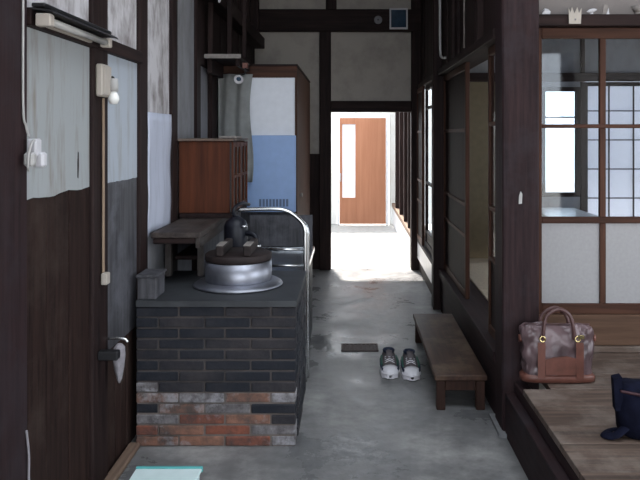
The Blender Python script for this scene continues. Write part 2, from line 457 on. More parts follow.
# painted boards under the beam, with an uneven lower edge
def hang_board(y0, y1, z1, zl, mat, wob):
    n = 14
    low = [(y0 + (y1 - y0) * i / n, zl + wob * (math.sin(i * 0.9) * 0.35 + 0.5 * i / n) + rnd.uniform(-.002, .002)) for i in range(n + 1)]
    prism('painted_board', low + [(y1, z1), (y0, z1)], 0.012, mat, wl, (-1.077, 0, 0), 'X')
hang_board(2.27, 2.86, 1.857, 1.283, 'sheet1', 0.014)
prism('rust_streak', [(2.735, 1.335), (2.742, 1.33), (2.748, 1.38), (2.746, 1.43), (2.739, 1.435), (2.734, 1.39)], .0015, 'lid', wl, (-1.0652, 0, 0), 'X')
hang_board(3.04, 3.50, 1.857, 1.288, 'sheet', 0.0)
for (a, b) in ((0.4, 1.98), (2.27, 2.86), (3.04, 3.5)):
    box('plaster_panel', -1.085, -1.068, a, b, 1.915, 4.3, 'plaster_l', wl, 0)
box('plaster_panel', -1.085, -1.066, 0.4, 1.98, 1.29, 1.857, 'plaster_l', wl, 0)
# vertical boards below
y = 0.4
while y < 1.97:
    box('plank', -1.086, -1.066 + rnd.uniform(-.003, .003), y, min(y + 0.155, 1.98), 0, 1.29, 'board', wl); y += 0.158
for a, b in ((2.27, 2.46), (2.463, 2.66), (2.663, 2.86)):
    box('plank', -1.086, -1.068 + rnd.uniform(-.003, .003), a, b, 0, 1.30, 'board', wl)
box('grey_sheet', -1.086, -1.066, 3.04, 3.5, 0.545, 1.288, 'greyboard', wl)
for a in (3.04, 3.117, 3.195, 3.272, 3.35, 3.427):
    box('plank', -1.086, -1.070 + rnd.uniform(-.003, .003), a, a + 0.0745, 0, 0.545, 'board', wl)
# bay with the pale paper
box('plaster_panel', -1.085, -1.070, 3.64, 4.14, 1.62, 4.3, 'plaster_l', wl, 0)
def pap(u, v):
    yy = 3.645 + 0.49 * u; z = 1.62 - 0.66 * v
    return (-1.056 + 0.004 * math.sin(u * 9 + v * 3) + 0.003 * math.sin(v * 11), yy, z + 0.02 * math.sin(u * 5) * v)
sheet('paper_sheet', pap, 14, 14, 0.002, 'sheet2', wl)
box('grey_sheet', -1.086, -1.070, 3.64, 4.14, 0.0, 1.62, 'plaster_g', wl, 0)
box('plaster_panel', -1.085, -1.070, 4.27, 4.80, 1.0, 4.3, 'plaster_g', wl, 0)
# high boarding of the far half and the beam that runs under it
y = 4.93
while y < 7.78:
    w = rnd.uniform(0.11, 0.19)
    box('plank', -1.086, -1.06 + rnd.uniform(-.008, .008), y, min(y + w, 7.80), 2.0, 4.3, 'darkZ', wl); y += w + 0.004
box('beam', -1.10, -0.95, 4.80, 7.80, 2.46, 2.58, 'darkY', wl, 0.006)
for yy in (5.05, 5.9, 6.7, 7.4):
    box('bracket', -1.10, -0.97, yy, yy + 0.09, 2.58, 4.3, 'darkZ', wl, 0.005)
bb = tag(box('baseboard_left', -1.060, -1.005, 2.3, 3.36, 0.0, 0.028, 'pale', bev=0.008), 'pale timber baseboard along the left wall', None, None, 'structure')

# wall at the far end, with the doorway to the courtyard
wb = setting('wall_back', 'far plaster wall with dark posts, beam and courtyard doorway')
YB = 7.80
box('plaster_panel', -1.2, -0.33, YB + .02, YB + .10, 1.29, 2.66, 'plaster', wb, 0)
for i in range(5):
    box('plank', -1.2 + i * .174, -1.2 + (i + 1) * .174 - .004, YB + .02, YB + .10, 0, 1.29, 'darkZ', wb)
box('plaster_panel', -0.215, 0.70, YB + .02, YB + .10, 1.87, 2.66, 'plaster', wb, 0)
box('plaster_panel', -1.2, -0.25, YB + .02, YB + .10, 2.88, 4.3, 'plaster', wb, 0)
box('plaster_panel', -0.16, 0.95, YB + .02, YB + .10, 2.88, 4.3, 'plaster', wb, 0)
box('post', -0.34, -0.212, YB - .04, YB + .12, 0, 2.65, 'darkZ', wb, 0.006)
box('post', -0.27, -0.15, YB - .02, YB + .12, 2.89, 4.3, 'darkZ', wb, 0.006)
box('post', 0.68, 0.80, YB - .04, YB + .12, 0, 4.3, 'darkZ', wb, 0.006)
box('beam', -1.2, 0.95, YB - .06, YB + .12, 2.648, 2.893, 'darkX', wb, 0.008)
box('lintel', -0.212, 0.68, YB - .03, YB + .12, 1.757, 1.879, 'darkX', wb, 0.005)

# right side: big post, beam, boards above, sill and risers below
wr = setting('wall_right', 'right wall of dark timber above the sliding doors')
box('post', 0.762, 0.947, 3.50, 3.68, 0.0, 4.3, 'postZ', wr, 0.008)
prism('paper_chip', [(-.006, -.03), (.010, -.028), (.012, .02), (.004, .034), (-.004, .01)], .003, 'cord', wr, (0.849, 3.4965, 1.185), 'Y')
prism('foot_stone', [(0.74, 3.47), (0.80, 3.45), (0.80, 3.72), (0.74, 3.72)], 0.02, 'stone', wr, (0, 0, 0), 'Z')
box('post', 0.715, 0.83, 6.0, 6.14, 0.0, 4.3, 'darkZ', wr, 0.006)
box('beam', 0.75, 0.93, 3.68, 6.0, 2.007, 2.06, 'darkY', wr)
box('beam', 0.75, 0.93, 6.14, 7.78, 2.007, 2.06, 'darkY', wr)
y = 3.68
while y < 7.78:
    w = rnd.uniform(0.14, 0.26)
    if not (y < 6.0 < y + w) and not (6.0 <= y < 6.14):
        box('plank', 0.785 + rnd.uniform(-.01, .01), 0.86, y, min(y + w, 7.80), 2.06, 4.3, 'darkZ', wr)
    y += w + 0.005
for yy in (4.15, 5.2):
    box('batten', 0.755, 0.80, yy, yy + 0.06, 2.06, 4.3, 'darkZ', wr)
box('sill', 0.755, 0.95, 3.68, 6.0, 0.30, 0.36, 'postY', wr)
box('sill', 0.74, 0.95, 6.14, 7.76, 0.325, 0.36, 'darkY', wr)
box('riser_board', 0.775, 0.80, 3.68, 6.0, 0.0, 0.30, 'postY', wr)
box('riser_board', 0.745, 0.80, 6.14, 7.76, 0.14, 0.325, 'whitepaint', wr)
box('riser_board', 0.765, 0.80, 6.14, 7.76, 0.0, 0.14, 'darkY', wr)

# raised wooden platform (nearer part of the right side)
fp = setting('floor_platform', 'raised dark plank platform floor')
y = 0.2
while y < 3.86:
    w = rnd.uniform(0.17, 0.24)
    y1 = min(y + w, 3.875)
    if y1 > 3.50:
        box('plank', 0.948 if y1 > 3.5 else 0.86, 3.0, y, y1 - 0.003, 0.27, 0.30 + rnd.uniform(-.001, .001), 'wornX', fp, 0.002)
    else:
        box('plank', 0.818, 3.0, y, y1 - 0.003, 0.27, 0.30 + rnd.uniform(-.001, .001), 'wornX', fp, 0.002)
    y += w
box('edge_beam', 0.82, 0.883, 0.2, 3.499, 0.215, 0.269, 'postY', fp, 0.004)
box('riser_board', 0.775, 0.84, 0.2, 3.499, 0.0, 0.213, 'postY', fp, 0.003)

# tatami room behind the glass doors
fr = setting('floor_tatami', 'tatami floor of the room behind the glass doors')
for i, (x0, x1) in enumerate(((0.96, 1.85), (1.86, 2.75), (2.76, 3.9))):
    for (a, b) in ((3.96, 5.2), (5.21, 6.5)):
        box('tatami_mat', x0, x1, a, b, 0.30, 0.355, 'tatami', fr, 0.004)
tag(box('ceiling_room', 0.95, 4.0, 3.99, 6.66, 2.42, 2.46, 'darkX', bev=0), 'dark board ceiling of the tatami room', None, None, 'structure')
YR = 6.55
wrb = setting('wall_room', 'far wall of the tatami room with sliding panels')
box('post', 0.95, 1.02, YR, YR + .09, 0.3, 2.42, 'darkZ', wrb)
f1 = box('fusuma_panel', 1.02, 1.55, YR + .02, YR + .05, 0.30, 2.0, 'olive', wrb)
f1 = box('fusuma_frame', 1.02, 1.05, YR + .005, YR + .02, 0.36, 2.0, 'darkZ', wrb)
box('post', 1.55, 1.63, YR, YR + .09, 0.3, 2.42, 'darkZ', wrb)
box('plaster_panel', 1.63, 1.80, YR + .02, YR + .07, 0.36, 2.42, 'plaster_g', wrb, 0)
box('plaster_panel', 1.80, 2.16, YR + .02, YR + .07, 0.36, 0.92, 'plaster_g', wrb, 0)
box('plaster_panel', 1.80, 2.16, YR + .02, YR + .07, 1.95, 2.42, 'plaster_g', wrb, 0)
box('post', 2.161, 2.20, YR, YR + .09, 0.3, 2.42, 'darkZ', wrb)
box('lintel', 0.95, 4.0, YR - .02, YR + .02, 2.0, 2.08, 'darkX', wrb)
box('plaster_panel', 1.02, 1.55, YR + .02, YR + .07, 2.0, 2.42, 'plaster_g', wrb, 0)
box('plaster_panel', 2.20, 4.0, YR + .02, YR + .07, 2.05, 2.42, 'plaster_g', wrb, 0)
box('plaster_panel', 3.56, 4.0, YR + .02, YR + .07, 0.36, 2.05, 'plaster_g', wrb, 0)
w1 = setting('window_1', 'bright narrow window in the far wall of the tatami room')
box('window_frame', 1.80, 1.835, YR + .01, YR + .08, 0.92, 1.95, 'darkZ', w1)
box('window_frame', 2.125, 2.16, YR + .01, YR + .08, 0.92, 1.95, 'darkZ', w1)
box('window_frame', 1.835, 2.125, YR + .01, YR + .08, 0.92, 0.96, 'darkX', w1)
box('window_frame', 1.835, 2.125, YR + .01, YR + .08, 1.91, 1.95, 'darkX', w1)
box('glazing_bar', 1.835, 2.125, YR + .03, YR + .05, 1.66, 1.675, 'darkX', w1)
box('pane', 1.835, 2.125, YR + .038, YR + .042, 0.96, 1.91, 'glass', w1, 0)
def shoji(n, x0, x1, z0, z1, cols, rows, y):
    s = setting('window_%d' % n, 'papered lattice screen in the far wall of the tatami room')
    box('frame', x0, x0 + .03, y, y + .03, z0, z1, 'darkZ', s); box('frame', x1 - .03, x1, y, y + .03, z0, z1, 'darkZ', s)
    box('frame', x0 + .03, x1 - .03, y, y + .03, z0, z0 + .06, 'darkX', s); box('frame', x0 + .03, x1 - .03, y, y + .03, z1 - .04, z1, 'darkX', s)
    for i in range(1, cols):
        x = x0 + (x1 - x0) * i / cols
        box('lattice_bar', x - .005, x + .005, y + .005, y + .02, z0 + .06, z1 - .04, 'darkZ', s, 0)
    for i in range(1, rows):
        z = z0 + (z1 - z0) * i / rows
        box('lattice_bar', x0 + .03, x1 - .03, y + .006, y + .021, z - .005, z + .005, 'darkX', s, 0)
    box('paper', x0 + .02, x1 - .02, y + .022, y + .024, z0 + .03, z1 - .02, 'shoji', s, 0)
shoji(2, 2.205, 2.90, 0.36, 2.0, 3, 6, YR + .025)
shoji(3, 2.91, 3.55, 0.36, 2.0, 3, 6, YR + .025)
wrr = setting('wall_room_right', 'right wall of the tatami room')  # out of view; the gap in it is added to light the tatami
box('plaster_panel', 3.95, 4.02, 3.96, 4.9, 0.3, 2.42, 'plaster_g', wrr, 0)
box('plaster_panel', 3.95, 4.02, 6.35, 6.65, 0.3, 2.42, 'plaster_g', wrr, 0)
box('plaster_panel', 3.95, 4.02, 4.9, 6.35, 2.0, 2.42, 'plaster_g', wrr, 0)

# partition with the glazed doors, facing the platform
YD = 3.88
wp = setting('wall_partition', 'partition with grey plaster above and brown board below the glazed doors')
box('plaster_panel', 0.947, 4.0, YD + .03, YD + .09, 2.16, 4.3, 'plaster_d', wp, 0)
box('lintel', 0.947, 4.0, YD - .06, YD + .10, 2.095, 2.16, 'darkX', wp, 0.004)
box('skirting_board', 0.947, 4.0, YD - .01, YD + .08, 0.335, 0.505, 'sidewood', wp, 0.004)
box('sill', 0.947, 4.0, YD - .03, YD + .08, 0.301, 0.335, 'wornX', wp, 0.004)

def glazed_door(n, x0, y, ncol=2, pane=0.322):
    st, bar = 0.028, 0.034
    x1 = x0 + 2 * st + ncol * pane + (ncol - 1) * bar
    d = setting('door_%d' % n, 'brown wooden sliding door with clear panes above frosted panes')
    z0, z1 = 0.507, 2.094
    a, b = y, y + .032
    box('stile', x0, x0 + st, a, b, z0, z1, 'redZ', d); box('stile', x1 - st, x1, a, b, z0, z1, 'redZ', d)
    xs, xe = x0 + st, x1 - st
    for (r0, r1) in ((z0, 0.565), (1.010, 1.045), (1.538, 1.560), (2.035, z1)):
        box('rail', xs, xe, a, b, r0, r1, 'redX', d)
    for i in range(ncol):
        p0 = xs + i * (pane + bar)
        if i < ncol - 1:
            for (r0, r1) in ((0.565, 1.010), (1.045, 1.538), (1.560, 2.035)):
                box('mullion', p0 + pane, p0 + pane + bar, a + .002, b - .002, r0, r1, 'redZ', d)
        box('pane', p0, p0 + pane, a + .014, a + .018, 0.565, 1.010, 'frost', d, 0)
        box('pane', p0, p0 + pane, a + .014, a + .018, 1.045, 1.538, 'glass_d', d, 0)
        box('pane', p0, p0 + pane, a + .014, a + .018, 1.560, 2.035, 'glass_d', d, 0)
    return x1
xe = glazed_door(1, 1.036, YD)
box('jamb', 0.947, 1.035, YD, YD + .05, 0.505, 2.094, 'redZ', wp)
xe = glazed_door(2, xe - 0.03, YD + .036)
xe = glazed_door(3, xe + 0.002, YD)

# sliding doors along the passage
def side_door(n, y0, y1, x, label, mats, bars=(1.0, 1.52), lowz=0.78, fm='dark', fs='dark'):
    d = setting('door_%d' % n, label)
    z0, z1 = 0.362, 2.005
    a, b = x, x + .03
    st = 0.035
    box('stile', a, b, y0, y0 + st, z0, z1, fs + 'Z', d); box('stile', a, b, y1 - st, y1, z0, z1, fm + 'Z', d)
    zs = [z0, lowz] + list(bars) + [z1]
    for z in zs:
        h = 0.05 if z in (z0, z1) else 0.026
        zz = z if z != z1 else z1 - h
        box('rail', a, b, y0 + st, y1 - st, zz, zz + h, fm + 'Y', d)
    box('panel', a + .01, a + .018, y0 + st, y1 - st, z0 + .05, lowz, mats[0], d, 0)
    box('pane', a + .012, a + .016, y0 + st, y1 - st, lowz + .026, z1 - .05, mats[1], d, 0)
side_door(4, 3.69, 4.06, 0.80, 'narrow brown sliding door leaf beside the big post', ('darkZ', 'glass_d'), (1.07, 1.55), fm='red')
side_door(5, 4.85, 5.99, 0.80, 'brown sliding door leaf with dark panels beside the passage', ('darkZ', 'darkZ'), fm='red', fs='red')
side_door(6, 6.15, 7.22, 0.775, 'dark glazed sliding door leaf with daylight behind it', ('darkZ', 'glass'), (1.0, 1.76), 0.50)
side_door(7, 7.2, 7.755, 0.740, 'dark panelled sliding door leaf beside the courtyard doorway', ('darkZ', 'darkZ'), fm='red', fs='red')
box('jamb', 0.775, 0.80, 7.757, 7.85, 0.36, 2.0, 'darkZ', wr)

# ceiling with a skylight, street front behind the camera, platform's far side
ce = setting('ceiling', 'dark board ceiling with a skylight')
for (x0, x1, y0, y1) in ((-1.2, 4.0, -1.6, 0.8), (-1.2, 4.0, 3.2, 7.95), (-1.2, -0.8, 0.8, 3.2), (2.0, 4.0, 0.8, 3.2)):
    box('ceiling_board', x0, x1, y0, y1, 4.3, 4.4, 'darkY', ce, 0)
wf = setting('wall_front', 'street front wall around the open entrance')
box('upper_wall', -1.2, 3.1, -1.7, -1.6, 2.6, 4.4, 'plaster', wf, 0)
box('post', -1.2, -1.05, -1.7, -1.6, 0, 2.6, 'darkZ', wf)
box('post', 2.85, 3.1, -1.7, -1.6, 0, 2.6, 'darkZ', wf)
wz = setting('wall_platform', 'right-hand wall of the platform room with a wide window')
box('plaster_panel', 3.0, 3.1, -1.6, 0.8, 0, 4.4, 'plaster', wz, 0)
box('plaster_panel', 3.0, 3.1, 3.2, 3.9, 0, 4.4, 'plaster', wz, 0)
box('plaster_panel', 3.0, 3.1, 0.8, 3.2, 0, 0.65, 'plaster', wz, 0)
box('plaster_panel', 3.0, 3.1, 0.8, 3.2, 2.35, 4.4, 'plaster', wz, 0)
box('floor_street', 0.80, 3.1, -1.6, 0.2, -0.05, 0.0, 'concrete', fl, 0)

# courtyard: far wall with the varnished door, side walls
YC = 11.75
wc = setting('wall_courtyard', 'white sunlit courtyard walls')
box('white_wall', -1.75, -0.22, YC, YC + .12, 0, 2.4, 'whitewall', wc, 0)
box('white_wall', 0.66, 1.4, YC, YC + .12, 0, 2.4, 'whitewall', wc, 0)
box('white_wall', -0.22, 0.66, YC, YC + .12, 1.83, 2.4, 'whitewall', wc, 0)
box('white_wall', -1.87, -1.75, 7.95, YC + .12, 0, 2.0, 'whitewall', wc, 0)
d9 = setting('door_9', 'varnished orange-brown door with a tall narrow pane')
def fd(x0, x1, z0, z1, name, mat, y0=YC - .03, y1=YC + .01, bev=.003): box(name, x0, x1, y0, y1, z0, z1, mat, d9, bev)
fd(-0.175, -0.13, 0.01, 1.79, 'leaf', 'fardoor'); fd(0.09, 0.60, 0.01, 1.79, 'leaf', 'fardoor')
fd(-0.13, 0.09, 1.68, 1.79, 'leaf', 'fardoor'); fd(-0.13, 0.09, 0.01, 0.45, 'leaf', 'fardoor')
fd(-0.13, 0.09, 0.45, 1.68, 'pane', 'shoji', YC - .012, YC - .006, 0)
fd(-0.215, -0.178, 0.0, 1.83, 'jamb', 'whitepaint', YC - .04, YC + .05); fd(0.602, 0.64, 0.0, 1.83, 'jamb', 'whitepaint', YC - .04, YC + .05)
tube('handle', [(-0.155, YC - .03, 0.72), (-0.155, YC - .07, 0.74), (-0.155, YC - .07, 0.84), (-0.155, YC - .03, 0.86)], 0.008, 'steel', d9)
cr = setting('wall_courtyard_right', 'timber side wall along the courtyard')
box('sill', 0.70, 0.95, 7.93, YC, 0.30, 0.36, 'pale', cr); box('riser_board', 0.72, 0.80, 7.93, YC, 0.0, 0.30, 'whitepaint', cr)
for yy in (7.95, 8.55, 9.2, 10.0, 10.9):
    box('post', 0.71, 0.80, yy, yy + .08, 0.36, 2.1, 'darkZ', cr)
for (a, b) in ((8.03, 8.55), (8.63, 9.2), (9.28, 10.0), (10.08, 10.9), (10.98, YC)):
    box('panel', 0.76, 0.78, a, b, 0.36, 2.1, 'darkZ', cr, 0)
box('beam', 0.70, 0.95, 7.93, YC, 2.1, 2.25, 'darkY', cr)

# ------------------------------------------------------------------ the brick stove
st = thing('brick_stove', (0, 0, 0), 'sooty brick cooking stove with worn red bricks near the floor', 'stove')
X0, X1, Y0, Y1 = -1.03, -0.262, 3.37, 4.12
NC, CH = 13, 0.0518
box('core', X0 + .004, X1 - .004, Y0 + .0065, Y1 - .01, CH * 5, NC * CH, 'mortar', st, 0)
box('core', X0 + .004, X1 - .004, Y0 + .0065, Y1 - .01, 0, CH * 5, 'mortar2', st, 0)
def brickmat(c, x):
    r = rnd.random()
    if c == 5 and r < .45 and x < -.45: return 'brickw'
    if c >= 5: return 'soot' if r < .68 else 'soot2'
    if x > -.40: return 'soot' if r < .6 else ('soot2' if r < .9 else 'brickw')
    if c == 4: return 'brickw' if r < .45 else 'bricko'
    if c == 3: return 'soot' if x < -.85 else ('brickw' if r < .35 else 'bricko')
    if c == 2 and x < -.97: return 'soot'
    return 'brickr' if r < .65 else ('bricko' if r < .9 else 'brickw')
BL, J = 0.214, 0.008
for c in range(NC):
    z0 = c * CH + J / 2; z1 = (c + 1) * CH - J / 2
    x = X0 - (BL + J) * (0.5 if c % 2 else 0.06)
    while x < X1 - .01:
        a, b = max(x, X0), min(x + BL, X1)
        if b - a > 0.03:
            p = rnd.uniform(-.004, .0035)
            box('brick', a, b, Y0 + p, Y0 + 0.10, z0, z1, brickmat(c, (a + b) / 2), st, 0.004)
        x += BL + J
    y = Y0 + .108 - (BL + J) * (0.0 if c % 2 else 0.5)
    while y < Y1 - .01:
        a, b = max(y, Y0 + .108), min(y + BL, Y1)
        if b - a > 0.03:
            p = rnd.uniform(0, .006)
            box('brick', X1 - .10, X1 + p, a, b, z0, z1, 'soot' if rnd.random() < .7 else 'soot2', st, 0.004)
        y += BL + J
bm = bmesh.new()
pts = [(X0, Y0 - .006)] + [(X0 + (X1 - X0) * i / 10, Y0 - .010 + rnd.uniform(-.004, .004)) for i in range(1, 10)] + [(X1 + .006, Y0 - .004), (X1 + .008, Y1), (X0, Y1)]
bm.free()
prism('top_slab', pts, 0.028, 'slab', st, (0, 0, NC * CH + .001), 'Z')

# rice pot with its flange and heavy wooden lid
TOP = NC * CH + .030
rp = thing('rice_pot', (-0.595, 3.735, TOP), 'dull aluminium rice pot with wide flange and wooden lid, on the brick stove', 'pot')
lathe('body', [(0.0, .004), (.15, .004), (.172, .02), (.176, .05), (.177, .132), (.170, .132), (.168, .03), (0, .02)], 'alu', rp, n=48)
lathe('flange', [(.174, .028), (.215, .022), (.232, .012), (.236, .004), (.228, .001), (.17, .008)], 'alu', rp, n=56)
li = lathe('lid', [(0, .133), (.170, .133), (.175, .139), (.175, .166), (.168, .172), (0, .172)], 'lid', rp, n=48)
for x in (-.074, .066):
    hd = box('handle', x - .019, x + .019, -.150, .150, .173, .226, 'lid', li, .006)
    box('handle_top', x - .019, x + .019, -.149, -.02, .2265, .232, 'lidend', hd, .002)

# small board box beside the wall on the stove top
bx = thing('wooden_box', (-0.985, 3.47, TOP), 'small grey wooden box on the stove top against the wall post', 'box')
box('front', -.045, .045, -.08, -.065, 0, .105, 'greyboard', bx); box('back', -.045, .045, .065, .08, 0, .105, 'greyboard', bx)
box('side', -.045, -.032, -.0645, .0645, 0, .105, 'greyboard', bx); box('side', .032, .045, -.0645, .0645, 0, .105, 'greyboard', bx)
box('lid', -.052, .055, -.088, .085, .1055, .118, 'greyboard', bx)

# ------------------------------------------------------------------ side table and small cabinet behind the stove
tb = thing('side_table', (-0.915, 4.55, 0), 'worn wooden side table under the small brown cabinet, behind the rice pot', 'table')
box('table_top', -.135, .125, -.86, .62, .955, .985, 'counter_long', tb, .004)
for (y, zb) in ((-.615, TOP + .001), (.53, 0.0)):
    box('leg', -.125, -.090, y, y + .04, zb, .954, 'counter_upright', tb, .003)
    box('leg', .056, .088, y, y + .04, zb, .954, 'counter_upright', tb, .003)
box('apron', .095, .120, -.84, .558, .90, .954, 'counter_long', tb); box('apron', -.125, .094, -.855, -.841, .925, .954, 'darkX', tb)
box('side_panel', .062, .074, -.57, .525, TOP + .002, .954, 'greyboard', tb, 0)
box('back_shelf', -.125, .055, -.40, .525, .76, .785, 'darkY', tb)

cb = thing('small_cabinet', (-0.895, 4.62, .986), 'small reddish brown wooden cabinet on the side table', 'cabinet')
box('body', -.165, .150, -.29, .33, .03, .475, 'cab', cb, .004)
box('top', -.175, .175, -.305, .345, .476, .492, 'wornX', cb, .003)
box('base', -.16, .165, -.295, .335, .0, .029, 'darkY', cb)
for (a, b) in ((-.285, .018), (.022, .325)):
    dr = box('door', .151, .160, a, b, .035, .47, 'black', cb, .001)
    for (p, q) in ((a, a + .028), (b - .028, b), ((a + b) / 2 - .012, (a + b) / 2 + .012)):
        box('door_frame', .1605, .172, p, q, .035, .47, 'cab', dr, .002)
    for (p, q) in ((.035, .07), (.24, .262), (.437, .47)):
        box('door_rail', .1605, .170, a + .029, b - .029, p, q, 'cab', dr, .002)

# folded pale paper on the cabinet
pk = tag(box('paper_packet', -.98 + .16, -.98 + .27, 4.36, 4.62, 1.4785, 1.494, 'lidend', bev=.004), 'flat pale packet lying on top of the small brown cabinet', 'packet')

# ------------------------------------------------------------------ sink with a chromed tube rail
sk = thing('sink_unit', (-0.66, 4.86, 0), 'grey sink unit with steel basin behind the brick stove', 'sink')
for (a, b, z0, z1) in ((-.12, .37, 0, .60),):
    box('cabinet_body', a, b, -.55, .55, z0, z1, 'greyboard', sk, .006)
box('counter_edge', -.12, .385, -.57, -.535, .601, .642, 'steel', sk, .006)
box('counter_edge', .345, .385, -.5345, .56, .601, .642, 'steel', sk, .006)
box('counter_edge', -.12, .3445, .53, .56, .601, .642, 'steel', sk, .006)
box('basin_floor', -.12, .3445, -.5345, .529, .601, .612, 'steel', sk, .002)
box('splash_board', -.12, .37, .561, .578, .601, .88, 'greyboard', sk, .003)
rl = thing('tube_rail', (-0.46, 4.25, 0), 'bent chromed tube rail rising from the floor beside the sink', 'rail')
R_ = [(-.22, 0, 1.045), (-.10, 0, 1.05), (.02, 0, 1.05), (.075, 0, 1.04), (.12, 0, 1.015), (.165, 0, .975), (.185, 0, .93), (.188, 0, .85), (.188, 0, .4), (.188, 0, 0.004)]
tube('front_tube', R_, .0125, 'chrome', rl, 10, per=5)
tube('rear_tube', [(x + .012, y + .07, z - .02 * (z > .5)) for x, y, z in R_[4:]], .010, 'chrome', rl, 8, per=5)
for z in (.80, .70, .30):
    tube('cross_tube', [(-.06, 0.035, z), (.185, 0.035, z)], .008, 'chrome', rl, 8, per=0)

# dark hand-pump shaped tap
hp = thing('water_pump', (-0.69, 4.235, 0), 'dark iron pump with a spout standing behind the rice pot', 'pump')
lathe('column', [(0, 0.002), (.06, 0.002), (.06, .03), (.033, .05), (.033, .72), (.06, .74), (.072, .80), (.072, .95), (.060, .98), (.02, 1.01), (0, 1.015)], 'iron', hp, n=20)
tube('spout', [(.03, -.01, .90), (.09, -.03, .91), (.125, -.04, .89), (.135, -.045, .84)], .017, 'iron', hp, 8)
tube('handle', [(0, 0, .99), (-.01, -.02, 1.05), (.02, .05, 1.08), (.05, .20, 1.06)], .011, 'iron', hp, 8)
lathe('nozzle_ring', [(.012, 0), (.021, 0), (.021, .02), (.012, .02)], 'chrome', hp, (.135, -.045, .825), n=14)
lathe('knob', [(0, 0), (.016, .004), (.018, .014), (0, .02)], 'chrome', hp, (.058, -.058, .945), n=12)

# ------------------------------------------------------------------ tall cupboard with white and blue boards
tc = thing('tall_cupboard', (-0.745, 5.66, 0), 'tall brown wooden cupboard with white upper and light blue lower board', 'cupboard')
CX0, CX1 = -.305, .318
box('body', CX0, CX1, .022, 1.80, 0.0, 2.05, 'redZ', tc, .004)
box('top_rail', CX0, CX1, -.01, .0215, 1.965, 2.055, 'redX', tc, .003)
box('stile', CX1 - .018, CX1, -.01, .0215, 0, 1.9645, 'redZ', tc, .003)
box('white_board', CX0, CX1 - .0185, .004, .0215, 1.40, 1.9645, 'white_panel', tc, .002)
bp = box('blue_board', CX0, CX1 - .008, -.034, -.0105, .88, 1.497, 'blue_panel', tc, .004)
for i in range(9):
    box('vent_slot', .015 + i * .027, .033 + i * .027, -.0355, -.0345, .925, .985, 'ventgrey', bp, 0)
box('lower_board', CX0, CX1 - .0185, .004, .0215, .05, .878, 'greyboard', tc, .002)
box('top_board', CX0, CX1 + .005, -.012, 1.80, 2.056, 2.072, 'darkY', tc, .002)
lathe('knob', [(0, 0), (.012, 0), (.02, .012), (.016, .02), (0, .022)], 'lidend', tc, (CX1 + .001, .35, .985), n=14, rot=Matrix.Rotation(math.pi / 2, 4, 'Y'))

# overhead shelf, plain grey sheet hanging under it, small lamp on its corner
os_ = thing('overhead_shelf', (-0.92, 5.05, 2.0), 'dark wall shelf with pale front edge above the small cabinet', 'shelf')
box('shelf_board', -.13, .135, 0, .56, .055, .078, 'darkX', os_, .003)
box('lit_front_edge', -.13, .135, -.012, -.0005, .052, .084, 'lidend', os_, .002)  # paler strip paints in the light falling on the shelf from above
box('bracket', -.12, -.085, .05, .51, -.05, .054, 'darkY', os_); box('bracket', .09, .12, .02, .53, .0, .054, 'darkY', os_)
box('upright', -.11, -.075, .02, .06, .085, .60, 'darkZ', os_); box('upright', -.02, .015, .30, .34, .085, .60, 'darkZ', os_); box('upright', .07, .10, .48, .52, .085, .60, 'darkZ', os_)
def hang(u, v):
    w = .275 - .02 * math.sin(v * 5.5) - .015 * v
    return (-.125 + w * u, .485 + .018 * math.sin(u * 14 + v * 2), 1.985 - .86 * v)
sheet('grey_hanging_sheet', hang, 24, 16, .003, 'cloth', tag(thing('hanging_sheet', (-0.925, 5.08, 0), 'plain grey sheet hanging from the wall shelf in front of the cupboard', 'cloth'), None))
cl = thing('clip_lamp', (-0.80, 5.10, 1.93), 'small clip lamp with round white head under the wall shelf', 'lamp')
lathe('head', [(0, 0), (.012, 0), (.020, .02), (.034, .05), (.030, .05), (0, .03)], 'white', cl, (0, -.03, -.01), n=18, rot=Matrix.Rotation(math.radians(115), 4, 'X'))
lathe('lens', [(0, .040), (.026, .041), (0, .043)], 'mountbl', cl, (0, -.03, -.01), n=18, rot=Matrix.Rotation(math.radians(115), 4, 'X'))
tube('arm', [(0, -.02, 0), (.03, .02, .02), (.03, .05, .07)], .006, 'black', cl, 6)
box('clip', .01, .05, .03, .08, .06, .10, 'bagtan', cl)

# ------------------------------------------------------------------ fittings on the left wall
fx = thing('fluorescent_lamp', (-1.0, 2.27, 1.90), 'unlit fluorescent tube lamp with black hood on the left beam', 'lamp')
box('housing', -.034, .010, 0, .64, .016, .030, 'black', fx, .003)
prism('hood', [(-.034, .015), (.030, .007), (.038, -.002), (.034, -.003), (.028, .001), (-.034, .008)], .64, 'black', fx, (0, 0, 0), 'Y')
box('end_cap', -.022, .028, .0, .035, -.046, -.004, 'beige', fx, .004); box('end_cap', -.018, .022, .58, .612, -.042, -.004, 'beige', fx, .004)
tube('tube', [(.004, .036, -.023), (.004, .579, -.023)], .013, 'tube', fx, 12, per=0)
box('wiring_box', -.034, -.018, .10, .5, -.036, -.002, 'beige', fx)

